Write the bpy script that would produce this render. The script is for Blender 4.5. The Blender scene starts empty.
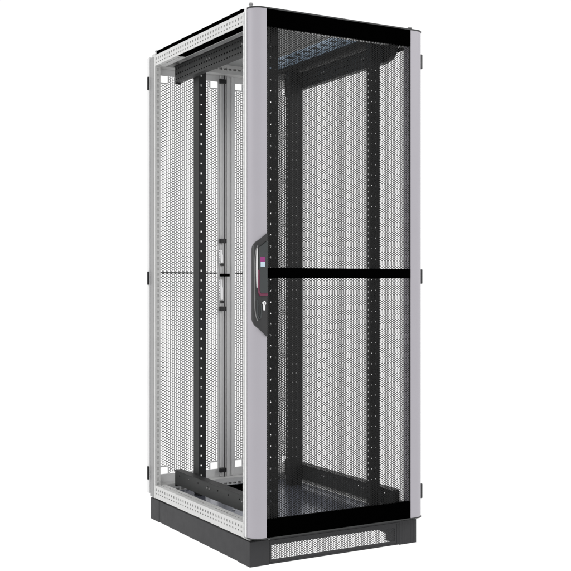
import bpy, math, random
import numpy as np
from mathutils import Vector

random.seed(3)
S = bpy.context.scene
COL = S.collection

# ------------------------------------------------------------------ camera
cam_d = bpy.data.cameras.new("camera")
cam = bpy.data.objects.new("camera", cam_d)
COL.objects.link(cam)
cam.location = (-1.892, -3.5084, 1.0912)
cam.rotation_euler = (math.radians(90), 0, -0.5239)
cam_d.sensor_width = 36.0
cam_d.lens = 36.0 * 1041.59 / 571.0
cam_d.shift_y = -0.0006
cam_d.clip_end = 500
S.camera = cam

# ------------------------------------------------------------------ light
W = bpy.data.worlds.new("World")
S.world = W
W.use_nodes = True
bg = W.node_tree.nodes["Background"]
bg.inputs["Color"].default_value = (1, 1, 1, 1)
bg.inputs["Strength"].default_value = 1.06
S.view_settings.view_transform = 'Standard'
S.view_settings.look = 'None'
S.view_settings.exposure = 0.0
S.view_settings.gamma = 1.0


def area(name, loc, target, size, power, color=(1, 1, 1)):
    l = bpy.data.lights.new(name, 'AREA')
    l.shape = 'SQUARE'
    l.size = size
    l.energy = power
    l.color = color
    o = bpy.data.objects.new(name, l)
    COL.objects.link(o)
    o.location = loc
    o.rotation_euler = (Vector(target) - Vector(loc)).to_track_quat('-Z', 'Y').to_euler()
    return o


area("left_fill", (-4.6, 1.4, 3.2), (0.2, 0.6, 1.1), 2.2, 48)  # added lamp out of view, brightens the left-facing sides
area("right_fill", (3.4, -3.0, 3.6), (0.7, 0.2, 1.1), 1.8, 45)  # weak lamp added out of view to lift the right of the front


# ------------------------------------------------------------------ materials
def mat(name, color, rough=0.5, metal=0.0, spec=0.5, var=0.04, scale=30.0, bump=0.0, bscale=900.0, coat=0.0):
    m = bpy.data.materials.new(name)
    m.use_nodes = True
    nt = m.node_tree
    b = nt.nodes["Principled BSDF"]
    tc = nt.nodes.new("ShaderNodeTexCoord")
    n = nt.nodes.new("ShaderNodeTexNoise")
    n.inputs["Scale"].default_value = scale
    n.inputs["Detail"].default_value = 6
    nt.links.new(tc.outputs["Object"], n.inputs["Vector"])
    mr = nt.nodes.new("ShaderNodeMapRange")
    mr.inputs["From Min"].default_value = 0.3
    mr.inputs["From Max"].default_value = 0.7
    mr.inputs["To Min"].default_value = 1 - var
    mr.inputs["To Max"].default_value = 1 + var
    nt.links.new(n.outputs["Fac"], mr.inputs["Value"])
    vm = nt.nodes.new("ShaderNodeVectorMath")
    vm.operation = 'SCALE'
    vm.inputs[0].default_value = color[:3]
    nt.links.new(mr.outputs["Result"], vm.inputs["Scale"])
    nt.links.new(vm.outputs["Vector"], b.inputs["Base Color"])
    mr2 = nt.nodes.new("ShaderNodeMapRange")
    mr2.inputs["From Min"].default_value = 0.3
    mr2.inputs["From Max"].default_value = 0.7
    mr2.inputs["To Min"].default_value = max(0.02, rough - 0.06)
    mr2.inputs["To Max"].default_value = min(1, rough + 0.06)
    nt.links.new(n.outputs["Fac"], mr2.inputs["Value"])
    nt.links.new(mr2.outputs["Result"], b.inputs["Roughness"])
    b.inputs["Metallic"].default_value = metal
    b.inputs["Specular IOR Level"].default_value = spec
    if coat:
        b.inputs["Coat Weight"].default_value = coat
    if bump:
        n2 = nt.nodes.new("ShaderNodeTexNoise")
        n2.inputs["Scale"].default_value = bscale
        nt.links.new(tc.outputs["Object"], n2.inputs["Vector"])
        bp = nt.nodes.new("ShaderNodeBump")
        bp.inputs["Strength"].default_value = bump
        bp.inputs["Distance"].default_value = 0.0006
        nt.links.new(n2.outputs["Fac"], bp.inputs["Height"])
        nt.links.new(bp.outputs["Normal"], b.inputs["Normal"])
    return m


M = {
    'stile': mat("lilac_grey_paint", (0.385, 0.370, 0.402), 0.42, spec=0.35, var=0.015, scale=6, bump=0.10),
    'frame': mat("light_grey_frame", (0.585, 0.585, 0.578), 0.42, spec=0.4, var=0.04, scale=12, bump=0.08),
    'leaf': mat("light_grey_door", (0.70, 0.70, 0.70), 0.45, spec=0.35, var=0.03, scale=8, bump=0.08),
    'leaf_mesh': mat("grey_perforated_sheet", (0.055, 0.055, 0.055), 0.5, spec=0.3, var=0.05),
    'black': mat("deep_black_panel", (0.0004, 0.0004, 0.0004), 0.6, spec=0.0, var=0.1),
    'mesh': mat("black_perforated_sheet", (0.008, 0.008, 0.008), 0.5, spec=0.12, var=0.1),
    'rail': mat("black_steel_rail", (0.018, 0.018, 0.0185), 0.5, spec=0.3, var=0.12, scale=20, bump=0.15),
    'depth': mat("charcoal_steel_rail", (0.034, 0.035, 0.035), 0.5, spec=0.3, var=0.10, scale=20, bump=0.12),
    'plinth': mat("anthracite_plinth", (0.030, 0.030, 0.032), 0.55, spec=0.3, var=0.08, scale=25, bump=0.2),
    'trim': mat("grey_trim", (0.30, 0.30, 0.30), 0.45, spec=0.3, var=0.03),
    'edge': mat("white_highlight", (0.74, 0.74, 0.74), 0.35, spec=0.4, var=0.02),
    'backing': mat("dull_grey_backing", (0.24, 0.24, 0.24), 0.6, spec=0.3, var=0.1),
    'rodgrey': mat("zinc_grey_rod", (0.075, 0.075, 0.075), 0.4, spec=0.4, var=0.08),
    'dark': mat("dark_plastic", (0.018, 0.018, 0.019), 0.4, spec=0.4, var=0.08),
    'handle': mat("handle_plastic", (0.026, 0.026, 0.027), 0.36, spec=0.4, var=0.06, bump=0.08),
    'lever': mat("handle_lever_plastic", (0.034, 0.039, 0.040), 0.25, spec=0.45, var=0.05),
    'chrome': mat("chromed_metal", (0.85, 0.85, 0.86), 0.12, metal=1.0, var=0.02),
    'zinc': mat("zinc_steel", (0.62, 0.62, 0.62), 0.3, metal=0.9, var=0.06, scale=40),
    'magenta': mat("magenta_print", (0.26, 0.035, 0.17), 0.4, spec=0.3),
    'wine': mat("wine_red_trim", (0.13, 0.015, 0.05), 0.3, spec=0.5),
    'screen': mat("pale_blue_label", (0.50, 0.62, 0.70), 0.3, spec=0.4),
    'roof': mat("roof_sheet", (0.27, 0.275, 0.275), 0.4, spec=0.4, var=0.04, scale=5),
    'blue': mat("blued_galvanised_strip", (0.46, 0.60, 0.76), 0.3, metal=0.35, var=0.08, scale=14),
    'floorpan': mat("glossy_floor_plate", (0.20, 0.215, 0.27), 0.20, metal=0.45, spec=0.5, var=0.10, scale=3),
}

# made-up translucent ground: white surroundings shine through, so no shade shows
ground_mat = bpy.data.materials.new("translucent_ground")
ground_mat.use_nodes = True
nt = ground_mat.node_tree
nt.nodes.clear()
out = nt.nodes.new("ShaderNodeOutputMaterial")
mix = nt.nodes.new("ShaderNodeMixShader")
mix.inputs[0].default_value = 0.97
d = nt.nodes.new("ShaderNodeBsdfDiffuse")
t = nt.nodes.new("ShaderNodeBsdfTranslucent")
nz = nt.nodes.new("ShaderNodeTexNoise")
nz.inputs["Scale"].default_value = 2.0
cr = nt.nodes.new("ShaderNodeValToRGB")
cr.color_ramp.elements[0].color = (0.985, 0.985, 0.985, 1)
cr.color_ramp.elements[1].color = (1, 1, 1, 1)
nt.links.new(nz.outputs["Fac"], cr.inputs["Fac"])
nt.links.new(cr.outputs["Color"], d.inputs["Color"])
nt.links.new(cr.outputs["Color"], t.inputs["Color"])
nt.links.new(d.outputs[0], mix.inputs[1])
nt.links.new(t.outputs[0], mix.inputs[2])
nt.links.new(mix.outputs[0], out.inputs["Surface"])


# ------------------------------------------------------------------ mesh helpers
class MB:
    def __init__(s):
        s.v = []
        s.f = []

    def add(s, vs, fs):
        o = len(s.v)
        s.v += [tuple(x) for x in vs]
        s.f += [tuple(i + o for i in f) for f in fs]

    def box(s, x0, x1, y0, y1, z0, z1):
        s.add([(x0, y0, z0), (x1, y0, z0), (x1, y1, z0), (x0, y1, z0), (x0, y0, z1), (x1, y0, z1), (x1, y1, z1), (x0, y1, z1)],
              [(0, 3, 2, 1), (4, 5, 6, 7), (0, 1, 5, 4), (1, 2, 6, 5), (2, 3, 7, 6), (3, 0, 4, 7)])

    def prism(s, poly, a0, a1, axis='z'):
        """closed polygon extruded along an axis; poly in the two other axes (x,y / x,z / y,z)"""
        n = len(poly)

        def P(p, a):
            return {'z': (p[0], p[1], a), 'y': (p[0], a, p[1]), 'x': (a, p[0], p[1])}[axis]
        vs = [P(p, a0) for p in poly] + [P(p, a1) for p in poly]
        fs = [tuple(range(n))[::-1], tuple(range(n, 2 * n))]
        fs += [(i, (i + 1) % n, (i + 1) % n + n, i + n) for i in range(n)]
        s.add(vs, fs)

    def cyl(s, c, r, h, axis='z', n=20, r2=None):
        r2 = r if r2 is None else r2
        vs = []
        for k, rr in ((0, r), (1, r2)):
            for i in range(n):
                a = 2 * math.pi * i / n
                u, w, e = rr * math.cos(a), rr * math.sin(a), k * h
                vs.append({'z': (c[0] + u, c[1] + w, c[2] + e), 'y': (c[0] + u, c[1] + e, c[2] + w), 'x': (c[0] + e, c[1] + u, c[2] + w)}[axis])
        fs = [tuple(range(n))[::-1], tuple(range(n, 2 * n))] + [(i, (i + 1) % n, (i + 1) % n + n, i + n) for i in range(n)]
        s.add(vs, fs)

    def plate(s, org, U, V, w, h, t, cols=(), hh=0.004, pitch=0.025, start=None, octo=False, rects=()):
        """punched sheet: w along U, h along V, thickness t against U x V; hole columns (centre, half width)
        repeated along V at a pitch; rects = single cut-outs (u0,u1,v0,v1)"""
        org, U, V = Vector(org), Vector(U), Vector(V)
        N = U.cross(V)
        ub = {0.0, w}
        vb = {0.0, h}
        rows = []
        for c, hw in cols:
            ub |= {c - hw, c + hw}
        if cols:
            k = start if start is not None else pitch / 2
            while k + hh < h - 0.002:
                if k - hh > 0.002:
                    rows.append(k)
                    vb |= {k - hh, k + hh}
                k += pitch
        for r in rects:
            ub |= {r[0], r[1]}
            vb |= {r[2], r[3]}
        ub = sorted(ub)
        vb = sorted(vb)
        idx = {}
        pts = []

        def P(u, v):
            k = (round(u, 6), round(v, 6))
            if k not in idx:
                idx[k] = len(pts)
                pts.append(k)
            return idx[k]
        fs = []
        rowset = {round(k, 6) for k in rows}
        for i in range(len(ub) - 1):
            for j in range(len(vb) - 1):
                u0, u1, v0, v1 = ub[i], ub[i + 1], vb[j], vb[j + 1]
                uc, vc = (u0 + u1) / 2, (v0 + v1) / 2
                if any(r[0] < uc < r[1] and r[2] < vc < r[3] for r in rects):
                    continue
                hole = round(vc, 6) in rowset and any(abs(uc - c) < 1e-6 for c, _ in cols)
                if hole and not octo:
                    continue
                q = [P(u0, v0), P(u1, v0), P(u1, v1), P(u0, v1)]
                if not hole:
                    fs.append(tuple(q))
                    continue
                a, b = (u1 - u0) / 2 * 0.98, (v1 - v0) / 2 * 0.98
                k = 0.4142
                ring = [(uc - a * k, vc - b), (uc + a * k, vc - b), (uc + a, vc - b * k), (uc + a, vc + b * k),
                        (uc + a * k, vc + b), (uc - a * k, vc + b), (uc - a, vc + b * k), (uc - a, vc - b * k)]
                r = [P(*p) for p in ring]
                fs += [(q[0], q[1], r[1], r[0]), (q[1], q[2], r[3], r[2]), (q[2], q[3], r[5], r[4]), (q[3], q[0], r[7], r[6]),
                       (q[1], r[2], r[1]), (q[2], r[4], r[3]), (q[3], r[6], r[5]), (q[0], r[0], r[7])]
        n = len(pts)
        vs = [org + U * p[0] + V * p[1] for p in pts] + [org + U * p[0] + V * p[1] - N * t for p in pts]
        edges = {}
        for f in fs:
            for i in range(len(f)):
                e = (f[i], f[(i + 1) % len(f)])
                edges[e] = 1
        F = list(fs) + [tuple(i + n for i in f[::-1]) for f in fs]
        for (a, b) in edges:
            if (b, a) not in edges:
                F.append((b, a, a + n, b + n))
        s.add(vs, F)

    def tube(s, x0, x1, y0, y1, z0, z1, axis, t=0.002, open_sides=(), **spec):
        """rectangular hollow section; spec: nx, px, ny, py, nz, pz -> dict of punching for that face"""
        w = {'nx': 'x', 'px': 'x', 'ny': 'y', 'py': 'y', 'nz': 'z', 'pz': 'z'}
        if axis == 'z':
            L = z1 - z0
            faces = {'ny': ((x0, y0, z0), (1, 0, 0), (0, 0, 1), x1 - x0), 'py': ((x1, y1, z0), (-1, 0, 0), (0, 0, 1), x1 - x0),
                     'nx': ((x0, y1 - t, z0), (0, -1, 0), (0, 0, 1), y1 - y0 - 2 * t), 'px': ((x1, y0 + t, z0), (0, 1, 0), (0, 0, 1), y1 - y0 - 2 * t)}
        elif axis == 'y':
            L = y1 - y0
            faces = {'nx': ((x0, y0, z1), (0, 0, -1), (0, 1, 0), z1 - z0), 'px': ((x1, y0, z0), (0, 0, 1), (0, 1, 0), z1 - z0),
                     'pz': ((x0 + t, y1, z1), (1, 0, 0), (0, -1, 0), x1 - x0 - 2 * t), 'nz': ((x0 + t, y0, z0), (1, 0, 0), (0, 1, 0), x1 - x0 - 2 * t)}
            # outward normals: nx -> (-z) x (+y) = +x ... fixed below
            faces['nx'] = ((x0, y0, z1), (0, 0, -1), (0, 1, 0), z1 - z0)
            faces['nx'] = ((x0, y1, z1), (0, 0, -1), (0, -1, 0), z1 - z0)
            faces['px'] = ((x1, y1, z0), (0, 0, 1), (0, -1, 0), z1 - z0)
            faces['pz'] = ((x0 + t, y0, z1), (1, 0, 0), (0, 1, 0), x1 - x0 - 2 * t)
            faces['nz'] = ((x1 - t, y0, z0), (-1, 0, 0), (0, 1, 0), x1 - x0 - 2 * t)
        else:
            L = x1 - x0
            faces = {'ny': ((x0, y0, z1), (0, 0, -1), (1, 0, 0), z1 - z0), 'py': ((x0, y1, z0), (0, 0, 1), (1, 0, 0), z1 - z0),
                     'pz': ((x0, y1 - t, z1), (0, -1, 0), (1, 0, 0), y1 - y0 - 2 * t), 'nz': ((x0, y0 + t, z0), (0, 1, 0), (1, 0, 0), y1 - y0 - 2 * t)}
        nrm = {'nx': Vector((-1, 0, 0)), 'px': Vector((1, 0, 0)), 'ny': Vector((0, -1, 0)), 'py': Vector((0, 1, 0)), 'nz': Vector((0, 0, -1)), 'pz': Vector((0, 0, 1))}
        for k, (o, U, V, wd) in faces.items():
            if k in open_sides:
                continue
            U, V = Vector(U), Vector(V)
            if U.cross(V).dot(nrm[k]) < 0:      # turn the strip round so that it faces outwards
                o = Vector(o) + V * L
                V = -V
            s.plate(o, U, V, wd, L, t, **spec.get(k, {}))

    def build(s, name, m, parent=None, bevel=0.0, smooth=False, seg=2):
        me = bpy.data.meshes.new(name)
        me.from_pydata(s.v, [], s.f)
        me.validate()
        me.update()
        o = bpy.data.objects.new(name, me)
        COL.objects.link(o)
        me.materials.append(m)
        if smooth:
            for p in me.polygons:
                p.use_smooth = True
            me.set_sharp_from_angle(angle=math.radians(35))
        if bevel:
            b = o.modifiers.new("bevel", 'BEVEL')
            b.width = bevel
            b.segments = seg
            b.limit_method = 'ANGLE'
            b.angle_limit = math.radians(40)
        if parent is not None:
            o.parent = parent
        return o


def honeycomb(name, x0, x1, z0, z1, y, pitch, ratio, t, skip=()):
    """perforated sheet standing in the xz plane: hexagonal holes, real thickness; whole cells only"""
    R = pitch / math.sqrt(3)
    cs = 1.5 * R
    nc = int((x1 - x0 - 0.5 * R) / cs)
    ox = x0 + ((x1 - x0) - (nc - 1) * cs) / 2
    nr = int((z1 - z0 - pitch / 2) / pitch)
    oz = z0 + ((z1 - z0) - (nr - 0.5) * pitch) / 2 + pitch / 4
    cc = []
    for i in range(nc):
        for j in range(nr):
            c = (ox + i * cs, oz + j * pitch + (pitch / 2 if i % 2 else 0) - pitch * 0.0)
            if any(a < c[0] < b and e < c[1] < f for a, b, e, f in skip):
                continue
            cc.append(c)
    cc = np.array(cc)
    ang = np.radians(np.arange(6) * 60)
    hexa = np.stack([np.cos(ang), np.sin(ang)], 1)
    outer = cc[:, None, :] + hexa[None] * R
    inner = cc[:, None, :] + hexa[None] * R * ratio
    n = len(cc)
    allp = np.concatenate([outer, inner], 1).reshape(-1, 2)
    key = np.round(allp * 1e5).astype(np.int64)
    _, first, inv = np.unique(key, axis=0, return_index=True, return_inverse=True)
    inv = inv.reshape(-1)
    P2 = allp[first]
    m_ = len(P2)
    V = np.zeros((2 * m_, 3))
    V[:m_, 0] = V[m_:, 0] = P2[:, 0]
    V[:m_, 2] = V[m_:, 2] = P2[:, 1]
    V[:m_, 1] = y
    V[m_:, 1] = y + t
    I = inv.reshape(n, 12)
    qs = []
    for k in range(6):
        l = (k + 1) % 6
        qs.append(np.stack([I[:, k], I[:, l], I[:, 6 + l], I[:, 6 + k]], 1))
        qs.append(np.stack([I[:, l] + m_, I[:, k] + m_, I[:, 6 + k] + m_, I[:, 6 + l] + m_], 1))
        qs.append(np.stack([I[:, 6 + k], I[:, 6 + l], I[:, 6 + l] + m_, I[:, 6 + k] + m_], 1))
    Fq = np.concatenate(qs, 0)
    me = bpy.data.meshes.new(name)
    me.vertices.add(len(V))
    me.vertices.foreach_set("co", V.reshape(-1))
    me.loops.add(Fq.size)
    me.loops.foreach_set("vertex_index", Fq.reshape(-1).astype(np.int32))
    me.polygons.add(len(Fq))
    me.polygons.foreach_set("loop_start", (np.arange(len(Fq)) * 4).astype(np.int32))
    me.update(calc_edges=True)
    me.validate()
    return me


def link_mesh(name, me, m, parent):
    o = bpy.data.objects.new(name, me)
    me.materials.append(m)
    COL.objects.link(o)
    o.parent = parent
    return o


def empty(name, loc=(0, 0, 0), parent=None):
    o = bpy.data.objects.new(name, None)
    COL.objects.link(o)
    o.location = loc
    o.empty_display_size = 0.1
    if parent is not None:
        o.parent = parent
    return o


# ------------------------------------------------------------------ the translucent ground it stands on
b = MB()
b.add([(-60, -60, 0), (60, -60, 0), (60, 60, 0), (-60, 60, 0)], [(0, 1, 2, 3)])
g = b.build("ground", ground_mat)
g.location.z = -0.001
g['kind'] = 'structure'

# ------------------------------------------------------------------ the rack
rack = empty("server_rack")
rack['label'] = "tall open-sided grey server rack with black perforated front door on an anthracite plinth"
rack['category'] = "server rack"
rack['group'] = ""
del rack['group']

W_, Y0, Y1 = 0.8, 0.045, 1.028        # frame width, front and back
ZB, ZT = 0.104, 2.158                 # frame bottom and top
ZD0, ZD1 = 0.1175, 2.157              # door bottom and top

# ---- plinth
plinth = empty("plinth", parent=rack)
for x0, x1 in ((0.0, 0.088), (0.712, 0.8)):
    for y0, y1 in ((0.042, 0.142), (0.93, 1.028)):
        pl = MB()
        poly = [(x0, y1), (x0, y0)]
        if x0 > 0.5 and y0 < 0.5:      # pressed vertical ribs on the hinge-side block
            for k in range(5):
                x = 0.724 + k * 0.0150
                poly += [(x, y0), (x + 0.0010, y0 + 0.0006), (x + 0.0020, y0 + 0.0006), (x + 0.003, y0)]
        poly += [(x1, y0), (x1, y1)]
        pl.prism(poly, 0.0, 0.0985)
        pl.build("corner_block", M['plinth'], plinth, bevel=0.0018 if x0 < 0.5 or y0 > 0.5 else 0)
for sx in (0, 1):                      # side panels
    q = MB()
    xa, xb = ((0.002, 0.018), (0.782, 0.798))[sx]
    q.box(xa, xb, 0.1432, 0.9288, 0.001, 0.097)
    q.build("side_panel", M['plinth'], plinth, bevel=0.0012)
q = MB()
q.plate((0.0892, 0.044, 0.001), (1, 0, 0), (0, 0, 1), 0.6216, 0.1015, 0.003, rects=((0.008, 0.602, 0.018, 0.074),))
q.box(0.0905, 0.7095, 0.0425, 0.044, 0.0895, 0.0945)
q.box(0.0905, 0.7095, 0.0425, 0.044, 0.0030, 0.0075)
q.box(0.7000, 0.7035, 0.0425, 0.044, 0.0078, 0.0892)
q.build("front_panel", M['plinth'], plinth, bevel=0.0006)
q = MB()
q.plate((0.7108, 1.026, 0.001), (-1, 0, 0), (0, 0, 1), 0.6216, 0.096, 0.003, rects=((0.012, 0.61, 0.018, 0.074),))
q.build("rear_panel", M['plinth'], plinth)
link_mesh("vent_grille", honeycomb("vent_grille", 0.093, 0.6965, 0.0105, 0.0835, 0.0475, 0.0088, 0.740, 0.0010), M['plinth'], plinth)
# ---- frame
P_POST = dict(cols=((0.0135, 0.0035), (0.033, 0.0065)), hh=0.0065, pitch=0.025)
P_ONE = dict(cols=((0.025, 0.005),), hh=0.006, pitch=0.025)
P_ROUND = dict(cols=((0.025, 0.006),), hh=0.006, pitch=0.025, octo=True)
frame = None
for xa, xb in ((0.0, 0.05), (0.75, 0.8)):
    for y0, y1 in ((Y0 + 0.003, 0.1), (0.975, Y1)):
        x0, x1 = (xa, xb)
        if xa > 0.5 and y0 < 0.5:
            x0, y1 = 0.770, 0.076
        elif y0 > 0.5:
            x0, x1 = (0.0, 0.027) if xa < 0.5 else (0.773, 0.8)
        q = MB()
        spec = dict(ny=P_POST, py=P_ONE)
        if y0 < 0.5:
            spec['nx'] = dict(cols=((0.008, 0.0032),), hh=0.0065, pitch=0.025)
        if y1 - y0 > 0.045:
            spec['px'] = P_ONE
        if x1 - x0 < 0.04:
            spec['ny'] = spec['py'] = dict(cols=(((x1 - x0) / 2 + 0.002, 0.0055),), hh=0.0065, pitch=0.025)
        q.tube(x0, x1, y0, y1, ZB, ZT, 'z', **spec)
        post = q.build("frame_post", M['frame'], rack)
        q = MB()                       # web inside the profile, close behind the punched faces
        q.box(x0 + 0.0036, x1 - 0.0036, y0 + 0.0036, y1 - 0.0036, ZB + 0.003, ZT - 0.003)
        q.build("inner_web", M['frame'], post)
        q = MB()                       # grey strip down the outer corner
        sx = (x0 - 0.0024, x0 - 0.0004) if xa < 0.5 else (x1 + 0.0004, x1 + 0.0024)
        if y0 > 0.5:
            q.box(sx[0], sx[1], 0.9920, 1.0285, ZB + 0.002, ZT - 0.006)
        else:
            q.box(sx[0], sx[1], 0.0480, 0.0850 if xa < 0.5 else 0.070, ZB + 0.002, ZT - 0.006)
        q.build("grey_strip", M['trim'], post, bevel=0.0008)
SIDE = dict(cols=((0.018, 0.0048), (0.036, 0.003)), hh=0.0062, pitch=0.025)
for x0, x1 in ((0.0005, 0.05), (0.75, 0.7995)):
    for z0, z1 in ((ZB + 0.001, 0.163), (2.108, ZT - 0.001)):
        q = MB()
        q.tube(x0, x1, 0.1002, 0.9748, z0, z1, 'y', nx=SIDE, px=SIDE, pz=P_ONE if z0 < 1 else {}, nz=P_ONE if z0 > 1 else {})
        fr = q.build("frame_rail", M['frame'], rack)
        q = MB()
        q.box(x0 + 0.0032, x1 - 0.0032, 0.102, 0.973, z0 + 0.0032, z1 - 0.0032)
        q.build("inner_web", M['frame'], fr)
        if z0 > 1:
            xs0 = x0 + 0.002 if x0 < 0.5 else x1 - 0.036
            q = MB()
            q.box(xs0, xs0 + 0.034, 0.104, 0.715, z0 - 0.0045, z0 - 0.0003)
            q.build("gap_strip", M['black'], fr)  # black strip drawn in for the dark open gap under the rail
CROSS = dict(cols=((0.026, 0.0045),), hh=0.0085, pitch=0.025)
for y0, y1 in ((Y0 + 0.004, 0.0995), (0.9755, Y1 - 0.001)):
    for z0, z1 in ((ZB + 0.001, 0.162), (2.108, ZT - 0.001)):
        q = MB()
        q.tube(0.0502 if y0 < 0.5 else 0.0273, 0.7498 if y0 < 0.5 else 0.7727, y0, y1, z0, z1, 'x', ny=CROSS, py=CROSS)
        fr = q.build("frame_rail", M['frame'], rack)
        q = MB()
        q.box(0.052, 0.748, y0 + 0.009, y1 - 0.009, z0 + 0.006, z1 - 0.006)
        q.build("inner_web", M['frame'], fr)
for x in (0.0, 0.752):                 # corner castings on the frame
    for y in (0.052, 0.98):
        q = MB()
        q.box(x + 0.002, x + 0.046, y, y + 0.044, ZT + 0.0002, ZT + 0.010)
        q.build("corner_cap", M['frame'], rack, bevel=0.003)
for x, y in ((0.012, 0.055), (0.775, 0.055), (0.02, 1.0), (0.775, 1.0)):
    q = MB()
    q.cyl((x, y, ZT + 0.0102), 0.0070, 0.010)
    q.cyl((x, y, ZT + 0.0204), 0.0095, 0.007, r2=0.0080)
    q.build("roof_bolt", M['trim'], rack, smooth=True, bevel=0.001)

# ---- roof
q = MB()
q.box(0.052, 0.748, 0.101, 0.974, 2.150, 2.154)
q.box(0.006, 0.794, 0.115, 0.965, 2.1685, 2.1725)
roof = q.build("roof_panel", M['roof'], rack)
for bx in ((0.004, 0.016, 0.118, 0.960, ZT + 0.0004, 2.1682), (0.784, 0.796, 0.118, 0.960, ZT + 0.0004, 2.1682),
           (0.004, 0.796, 0.106, 0.1135, ZT + 0.0004, 2.1735), (0.003, 0.0058, 0.115, 0.962, 2.1600, 2.1745)):
    q = MB()
    q.box(*bx)
    q.build("roof_seal", M['black'], roof)
q = MB()
q.plate((0.630, 0.105, 2.1455), (-1, 0, 0), (0, 1, 0), 0.145, 0.865, 0.002, cols=((0.030, 0.010), (0.085, 0.020)), hh=0.017, pitch=0.075)
strip = q.build("cable_strip", M['blue'], roof)
q = MB()
q.box(0.488, 0.628, 0.107, 0.968, 2.1478, 2.1490)
q.build("hole_shade", M['dark'], roof)  # dark sheet added behind the strip so its holes look dark
q = MB()
q.box(0.4825, 0.4848, 0.105, 0.970, 2.1400, 2.1495)
q.build("cover_edge", M['frame'], roof)
q = MB()
q.box(0.632, 0.712, 0.105, 0.970, 2.1385, 2.1495)
q.build("shadow_strip", M['rail'], roof)  # dark strip painting the shadow above the depth rail

# ---- floor of the rack
q = MB()
q.box(0.086, 0.4985, 0.101, 0.974, 0.126, 0.130)
q.box(0.5000, 0.714, 0.101, 0.974, 0.1262, 0.1302)
floor_pan = q.build("floor_plate", M['floorpan'], rack)
for x0, x1 in ((0.0503, 0.0858), (0.7142, 0.7497)):
    q = MB()
    q.plate((x0, 0.101, 0.138), (1, 0, 0), (0, 1, 0), x1 - x0, 0.873, 0.002, cols=((0.018, 0.005),), hh=0.01, pitch=0.05)
    q.build("floor_track", M['frame' if x0 < 0.4 else 'backing'], floor_pan)
q = MB()
q.box(0.30, 0.46, 0.80, 0.925, 0.1306, 0.139)
q.build("cable_entry", M['black'], floor_pan, bevel=0.002)
for x, y in ((0.14, 0.45), (0.42, 0.62), (0.46, 0.3), (0.2, 0.82), (0.6, 0.45)):
    q = MB()
    q.cyl((x, y, 0.1304), 0.006, 0.003, n=12)
    q.build("floor_screw", M['zinc'], floor_pan)


# ---- 19 inch rails and their carriers
def punched_rail(x0, x1, y0, y1):
    q = MB()
    w = x1 - x0
    U1 = 0.04445
    q.tube(x0, x1, y0, y1, 0.150, 2.115, 'z', t=0.002, open_sides=('py', 'px') if x0 < 0.4 and y0 > 0.5 else ('py',),
           ny=dict(cols=((0.011, 0.0042), (w - 0.013, 0.003)) if y0 < 0.5 else ((0.010, 0.0040),), hh=0.0040, pitch=U1, start=0.03) if x0 < 0.4 else
           dict(cols=((0.016, 0.0027), (0.034, 0.0027), (w - 0.010, 0.0018)) if y0 > 0.5 else ((0.010, 0.0017), (0.030, 0.0012)), hh=0.0030 if y0 > 0.5 else 0.0020, pitch=U1, start=0.03),
           nx=dict(cols=((0.012, 0.0024),), hh=0.004, pitch=0.025),
           px=dict(cols=((0.012, 0.0024),), hh=0.004, pitch=0.025))
    q.box(x0 + 0.001, x1 - 0.001, y0 + 0.003, y1 - 0.001, 0.131, 0.1498)
    r = q.build("mounting_rail", M['rail'], rack)
    if x0 < 0.4 and y0 > 0.5:
        q = MB()
        q.box(x0 - 0.0022, x0 - 0.0004, y0 + 0.001, y1 - 0.001, 0.152, 2.112)
        q.build("lit_side", M['depth'], r)  # lighter sheet paints the light falling on the rail's outer side
    return r


for (x0, x1) in ((0.131, 0.178), (0.622, 0.684)):
    for (y0, y1) in ((0.130, 0.157), (0.800, 0.842)):
        if y0 > 0.5 and x0 < 0.4:
            x0, x1, y1 = 0.144, 0.177, 0.860
        elif x0 > 0.4:
            x1 = 0.672 if y0 < 0.5 else 0.692
        r = punched_rail(x0, x1, y0, y1)
        for k in range(8):
            q = MB()
            q.cyl(((x0 + x1) / 2, y0 - 0.0032, 0.30 + k * 0.25), 0.0030, 0.003, axis='y', n=10)
            q.build("screw", M['depth'], r)

for (x0, x1, face) in ((0.098, 0.128, 'nx'), (0.690, 0.720, 'nx')):
    for (z0, z1) in ((2.040, 2.112), (0.160, 0.226)):
        q = MB()
        sp = dict(cols=((0.012, 0.0028), (0.036, 0.0035), (0.060, 0.0028)), hh=0.006, pitch=0.0125 * 2)
        yf = 0.135 if x0 > 0.5 and z0 > 1 else 0.055
        q.tube(x0, x1, yf, 0.968, z0, z1, 'y', t=0.002, open_sides=(), nx=sp if z0 > 1 else dict(cols=((0.02, 0.003),), hh=0.004, pitch=0.1), px=sp)
        c = q.build("depth_rail", M['depth'], rack)
        for y in (0.27, 0.29, 0.60, 0.62):
            q = MB()
            q.cyl((x0 - 0.003, y, (z0 + z1) / 2 + 0.008), 0.004, 0.003, axis='x', n=12)
            q.build("screw", M['backing'], c)
        q = MB()                       # flange on top of the carrier
        q.box(x0 - 0.006, x1 + 0.006, yf, 0.97, z1 + 0.0004, z1 + 0.0028)
        q.build("flange", M['rail'], c)
        if yf > 0.1:                   # rounded bracket carrying the front end
            q = MB()
            arc = [(0.134 - 0.072 * math.sin(math.radians(a)), 2.040 + 0.050 * (1 - math.cos(math.radians(a)))) for a in range(0, 91, 10)]
            q.prism([(0.134, 2.1145)] + arc + [(0.052, 2.098), (0.052, 2.1145)], x0 + 0.003, x1 - 0.003, 'x')
            q.build("bracket", M['rail'], c, bevel=0.001)
        for ye in ((0.9685,) if yf > 0.1 else (0.0502, 0.9685)):    # end brackets bolted to the frame
            q = MB()
            q.box(x0 + 0.002, x1 + 0.0, ye, ye + 0.0045, z0 - 0.008, z1 - 0.002)
            q.build("end_bracket", M['rail'], c)

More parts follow.
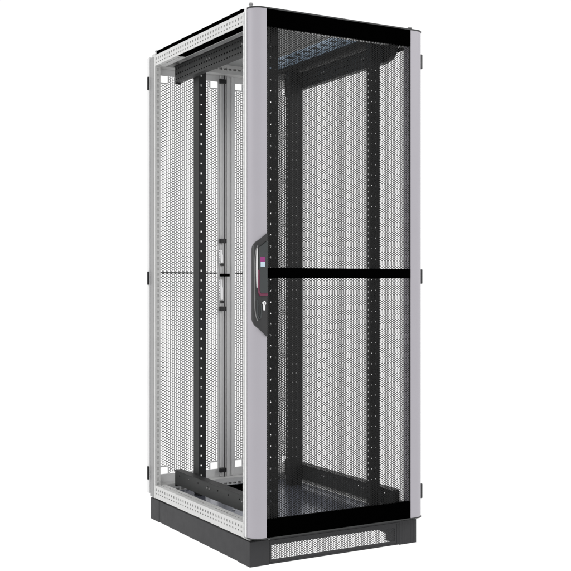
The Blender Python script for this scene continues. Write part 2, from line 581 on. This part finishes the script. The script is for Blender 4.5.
# ---- front door
TX0, TX1 = -0.016, 0.815
XL, XR = 0.0515, 0.7395


def stile_y(x):
    if x >= 0.030:
        return 0.0
    t = min(1.0, (0.030 - x) / 0.0391)
    return 0.046 * (1 - math.sqrt(max(0.0, 1 - t * t)))


prof = [(XL, 0.0)] + [(0.030, 0.0)]
for k in range(1, 17):
    a = math.radians(90 * k / 16)
    prof.append((0.030 - 0.046 * math.sin(a), 0.046 * (1 - math.cos(a))))
prof.append((TX0, 0.0475))
prof.append((XL, 0.0475))
prof_l = [(0.030 + (x - 0.030) * 0.85 if x < 0.030 else x, y) for x, y in prof]
mir = [(TX1 + TX0 - x if False else (0.815 - (x - TX0)), y) for x, y in prof]
mir = [(x if x > 0.76 else XR, y) for x, y in mir]
door = empty("front_door", parent=rack)
for nm, pr in (("stile", prof_l), ("stile", mir)):
    q = MB()
    q.prism(pr[::-1] if pr is prof_l else pr, ZD0, ZD1)
    q.build("stile", M['stile'], door, smooth=True)
q = MB()                               # white strip painting the light on the lock-side bevel
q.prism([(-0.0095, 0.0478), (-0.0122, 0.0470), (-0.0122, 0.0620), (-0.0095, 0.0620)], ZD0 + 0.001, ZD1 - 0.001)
q.build("lit_bevel", M['edge'], door)
# dark cap strip along the top and bottom of the door
for za, zb in ((ZD1 + 0.0003, ZD1 + 0.0058), (ZD0 - 0.0048, ZD0 - 0.0003)):
    capL = MB()
    pts = [(x + (0.0015 if x < 0.03 else 0), y - 0.0012) for x, y in prof if x < 0.04 and y < 0.0474]
    capL.prism([(0.030, 0.0472)] + [(0.78, 0.0472)] + [(0.815 - 0.0 + 0.0012, 0.0472)] +
               [(0.815 - (x - TX0) + 0.0012, y - 0.0012) for x, y in prof[1:-2]][::-1] +
               [(x - 0.0012, y - 0.0012) for x, y in prof_l[1:-2]] + [(-0.0103, 0.0472)], za, zb)
    capL.build("edge_cap", M['depth'], door)
for z0, z1 in ((2.091, ZD1 - 0.0006), (ZD0 + 0.0006, 0.1865)):
    q = MB()
    q.box(XL + 0.0002, XR - 0.0002, 0.0012, 0.020, z0, z1)
    q.build("black_band", M['black'], door)
q = MB()
q.box(XL + 0.0002, XR - 0.0002, 0.0008, 0.022, 1.1195, 1.1585)
q.build("crossbar", M['black'], door)
link_mesh("mesh_panel", honeycomb("mesh_panel", XL - 0.003, XR + 0.003, 0.180, 2.098, 0.0068, 0.0088, 0.722, 0.0010), M['mesh'], door)
for xa in (XL + 0.0003, XR - 0.0030):  # folded edges that hold the sheet
    q = MB()
    q.box(xa, xa + 0.0027, 0.003, 0.010, 0.187, 2.0905)
    q.build("mesh_edge", M['rail'], door)

q = MB()                               # thin stiffening rib behind the sheet
q.box(0.3998, 0.4010, 0.0084, 0.0105, 0.187, 2.0905)
q.build("mesh_rib", M['rail'], door)


def hinge(x, y, z, parent, sgn, w=0.016):
    q = MB()
    q.box(min(x, x + sgn * w), max(x, x + sgn * w), y - 0.008, y + (0.018 if w > 0.012 else 0.004), z - 0.031, z + 0.031)
    q.build("hinge", M['dark'], parent, bevel=0.0025)


for z in (2.042, 1.128, 0.216):
    hinge(0.8155, 0.046, z, door, 1)

# ---- door handle on the left stile
hnd = MB()
HX0 = -0.0035


def hz(x):                             # upper and lower edge of the back plate
    t = min(1, max(0, (x - HX0) / 0.0545))
    cr = 1 - math.sqrt(max(0, 1 - (1 - min(1, (x - HX0) / 0.010)) ** 2))
    return 1.250 + 0.041 * t - 0.022 * cr, 0.942 - 0.049 * t + 0.022 * cr


xs = [HX0, HX0 + 0.0003, HX0 + 0.001, HX0 + 0.0022, HX0 + 0.004, HX0 + 0.007, 0.006, 0.009, 0.014, 0.02, 0.026, 0.032, 0.04, 0.0510]
vs = []
for x in xs:
    zt, zb = hz(x)
    y = stile_y(x)
    e = 0.007 if x > HX0 + 0.0002 else 0.003
    vs += [(x, y - e, zt), (x, y - e, zb), (x, y + 0.001, zt), (x, y + 0.001, zb)]
fs = []
for i in range(len(xs) - 1):
    a, c = i * 4, (i + 1) * 4
    fs += [(a, a + 1, c + 1, c), (a + 2, c + 2, c + 3, a + 3), (a, c, c + 2, a + 2), (a + 1, a + 3, c + 3, c + 1)]
n4 = (len(xs) - 1) * 4
fs += [(0, 2, 3, 1), (n4, n4 + 1, n4 + 3, n4 + 2)]
hnd.add(vs, fs)
handle = hnd.build("door_handle", M['handle'], rack, bevel=0.0015, smooth=True)


def bar(path, w, name, m, parent, n=14, flat=0.6):
    """swept oval bar along a list of (x,y,z,scale)"""
    q = MB()
    rings = []
    P = [Vector(p[:3]) for p in path]
    for i, p in enumerate(path):
        T = (P[min(i + 1, len(P) - 1)] - P[max(i - 1, 0)]).normalized()
        A = Vector((1, 0, 0))
        A = (A - T * A.dot(T)).normalized()
        B = T.cross(A)
        ring = []
        for k in range(n):
            a = 2 * math.pi * k / n
            ring.append(P[i] + A * w * p[3] * math.cos(a) + B * w * flat * p[3] * math.sin(a))
        rings.append(ring)
    vs = [v for r in rings for v in r]
    fs = []
    for i in range(len(rings) - 1):
        for k in range(n):
            fs.append((i * n + k, i * n + (k + 1) % n, (i + 1) * n + (k + 1) % n, (i + 1) * n + k))
    fs += [tuple(range(n))[::-1], tuple(range((len(rings) - 1) * n, len(rings) * n))]
    q.add(vs, fs)
    return q.build(name, m, parent, smooth=True)


def patch(outline, off, thick, name, m, bevel=0.0):
    """raised or inlaid piece with the outline (x, z) lying on the curved back plate"""
    q = MB()
    n = len(outline)
    vs = [(x, stile_y(x) - 0.007 - off, z) for x, z in outline] + [(x, stile_y(x) - 0.007 - off + thick, z) for x, z in outline]
    q.add(vs, [tuple(range(n)), tuple(range(n, 2 * n))[::-1]] + [(i, i + n, (i + 1) % n + n, (i + 1) % n) for i in range(n)])
    return q.build(name, m, handle, bevel=bevel, smooth=True)


def strip(zs, xl, xr):
    """outline between two edge curves xl(z), xr(z), counter-clockwise seen from the front"""
    return [(xl(z), z) for z in zs][::-1] + [(xr(z), z) for z in zs]


def oval(z, z0, z1, k=0.22):
    t = min(1, max(0, (z - z0) / (z1 - z0)))
    e = min(t, 1 - t) / k
    return 1.0 if e >= 1 else math.sqrt(max(0.0, 1 - (1 - e) ** 2))


zz = list(np.linspace(0.954, 1.243, 41))
patch(strip(zz, lambda z: 0.016 - 0.0125 * oval(z, 0.95, 1.247) - 0.0005, lambda z: 0.016 + 0.010 * oval(z, 0.95, 1.247) + 0.0005), 0.0006, 0.001, "finger_well", M['dark'])
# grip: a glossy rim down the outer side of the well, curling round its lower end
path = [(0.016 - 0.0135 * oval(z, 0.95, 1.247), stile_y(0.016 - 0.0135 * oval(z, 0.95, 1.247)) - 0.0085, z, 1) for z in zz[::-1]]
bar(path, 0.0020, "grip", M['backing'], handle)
path = []
for k in range(25):
    a = math.radians(180 + 180 * k / 24)
    x = 0.0165 + 0.0070 * math.cos(a)
    path.append((x, stile_y(x) - 0.0095, 0.985 + 0.022 * math.sin(a) + (0.040 * (1 - k / 24) if k < 3 else 0.0), 1))
path = [(0.0095, stile_y(0.0095) - 0.0095, 1.035, 0.8)] + path[2:] + [(0.0215, stile_y(0.0215) - 0.0095, 1.020, 0.6)]
bar(path, 0.0030, "grip_bow", M['lever'], handle)
zl = list(np.linspace(1.080, 1.236, 21))
patch(strip(zl, lambda z: 0.0088 - 0.0030 * oval(z, 1.075, 1.241, 0.5), lambda z: 0.0088 + 0.0028 * oval(z, 1.075, 1.241, 0.5)), 0.0014, 0.001, "lens_highlight", M['edge'])  # pale lens painted in as the bright highlight of the grip opening
q = MB()                               # swivel lever
q.prism([(0.0125, 1.236), (0.0480, 1.262), (0.0480, 1.060), (0.0180, 1.060), (0.0125, 1.070)], -0.0150, -0.0072, 'y')
lever = q.build("lever", M['lever'], handle, bevel=0.003, seg=3)
q = MB()
q.prism([(0.0092, 1.150), (0.0122, 1.150), (0.0122, 1.0695), (0.0181, 1.0595), (0.0480, 1.0595), (0.0480, 1.0500), (0.0165, 1.0500), (0.0092, 1.0620)], -0.0146, -0.0072, 'y')
q.build("accent_trim", M['wine'], handle)
q = MB()
q.box(0.0150, 0.0350, -0.0160, -0.0152, 1.1810, 1.2000)
q.build("status_field", M['magenta'], handle)
q = MB()
q.box(0.0165, 0.0355, -0.0160, -0.0152, 1.1620, 1.1806)
q.build("label_field", M['screen'], handle)
q = MB()                               # profile cylinder: round head over a narrow body
kx, kz = 0.0345, 1.0215
pts = []
for k in range(15):
    a = math.radians(-55 + 290 * k / 14)
    pts.append((kx + 0.0082 * math.cos(a), kz + 0.0082 * math.sin(a)))
pts += [(kx - 0.0046, kz - 0.0245), (kx - 0.003, kz - 0.027), (kx + 0.003, kz - 0.027), (kx + 0.0046, kz - 0.0245)]
q.prism(pts[::-1], -0.0115, -0.0068, 'y')
lock = q.build("lock_cylinder", M['chrome'], handle, bevel=0.0006)
q = MB()
q.box(kx - 0.0011, kx + 0.0011, -0.0121, -0.0116, kz - 0.006, kz + 0.005)
q.build("keyhole", M['black'], handle)

# ---- rear double door
ZR0, ZR1 = 0.118, 2.1575
for (x0, x1, m0, m1) in ((-0.004, 0.3985, 0.052, 0.351), (0.4015, 0.804, 0.446, 0.748)):
    q = MB()
    q.plate((x0, 1.032, ZR0), (1, 0, 0), (0, 0, 1), x1 - x0, ZR1 - ZR0, 0.0018,
            rects=((m0 - x0, m1 - x0, 0.201 - ZR0, 2.078 - ZR0),))
    q.box(x0, x0 + 0.0018, 1.0339, 1.058, ZR0, ZR1)
    q.box(x1 - 0.0018, x1, 1.0339, 1.058, ZR0, ZR1)
    q.box(x0 + 0.0019, x1 - 0.0019, 1.0339, 1.058, ZR0, ZR0 + 0.0018)
    q.box(x0 + 0.0019, x1 - 0.0019, 1.0339, 1.058, ZR1 - 0.0018, ZR1)
    leaf = q.build("rear_door", M['leaf'], rack)
    c = [(m0 - .02, m0 + 0.041, 2.045, 2.1), (m1 - 0.041, m1 + .02, 2.045, 2.1), (m0 - .02, m0 + 0.041, 0.1, 0.235), (m1 - 0.041, m1 + .02, 0.1, 0.235)]
    link_mesh("mesh_panel", honeycomb("mesh_panel", m0 - 0.004, m1 + 0.004, 0.196, 2.083, 1.0345, 0.0120, 0.780, 0.0010, skip=c), M['leaf_mesh'], leaf)
    q = MB()
    q.box(m0 - 0.003, m1 + 0.003, 1.0362, 1.046, 1.147, 1.153)
    q.build("crossbar", M['depth'], leaf)
    for (a, b_, z0, z1) in c:          # neat hem round the open corners of the sheet
        xi0, xi1 = max(a, m0 + 0.0005), min(b_, m1 - 0.0005)
        ze = (z0 - 0.004, z0 + 0.002) if z0 > 1 else (z1 - 0.002, z1 + 0.004)
        q = MB()
        q.box(xi0, xi1, 1.0337, 1.0362, ze[0], ze[1])
        q.build("sheet_hem", M['leaf'], leaf)
        xv = b_ if a < m0 else a
        q = MB()
        if z0 > 1:
            q.box(xv - 0.003, xv + 0.003, 1.0336, 1.0363, ze[1] + 0.0002, 2.0775)
        else:
            q.box(xv - 0.003, xv + 0.003, 1.0336, 1.0363, 0.2015, ze[0] - 0.0002)
        q.build("sheet_hem", M['leaf'], leaf)
    q = MB()                           # pressed stiffener beside the seam
    xs_ = (m1 + 0.010, m1 + 0.022) if x0 < 0.2 else (m0 - 0.024, m0 - 0.012)
    q.box(xs_[0], xs_[1], 1.024, 1.0318, 0.165, 2.11)
    q.build("stiffener", M['leaf'], leaf, bevel=0.003)
    for z in (2.036, 1.124, 0.212):
        hinge(x0 if x0 < 0.2 else x1, 1.040, z, leaf, -1 if x0 < 0.2 else 1, 0.0095)
rod = MB()
rod.box(0.3790, 0.3845, 1.014, 1.021, 0.158, 2.124)
lockrod = rod.build("lock_rod", M['rodgrey'], rack)
for z in (2.078, 0.196, 1.305, 0.977):
    q = MB()
    q.box(0.352, 0.3786, 1.0065, 1.0236, z - 0.011, z + 0.011)
    q.box(0.3788, 0.388, 1.0065, 1.0135, z - 0.011, z + 0.011)
    q.build("rod_guide", M['dark'], lockrod, bevel=0.003)
q = MB()
q.box(0.352, 0.404, 1.004, 1.0135, 1.133, 1.147)
q.build("latch_bar", M['black'], lockrod, bevel=0.002)
for za, zb in ((1.200, 1.262), (1.020, 1.118)):
    q = MB()
    zm = za + (zb - za) * 0.6
    q.prism([(0.352, za), (0.366, za), (0.366, zm), (0.361, zm + 0.008), (0.361, zb), (0.350, zb), (0.350, zm)], 1.004, 1.0236, 'y')
    q.build("lock_case", M['chrome'], lockrod, bevel=0.002)
for z in (1.190, 1.010):
    q = MB()
    q.cyl((0.366, 1.002, z), 0.007, 0.02, axis='y', n=14)
    q.build("lock_nut", M['dark'], lockrod)
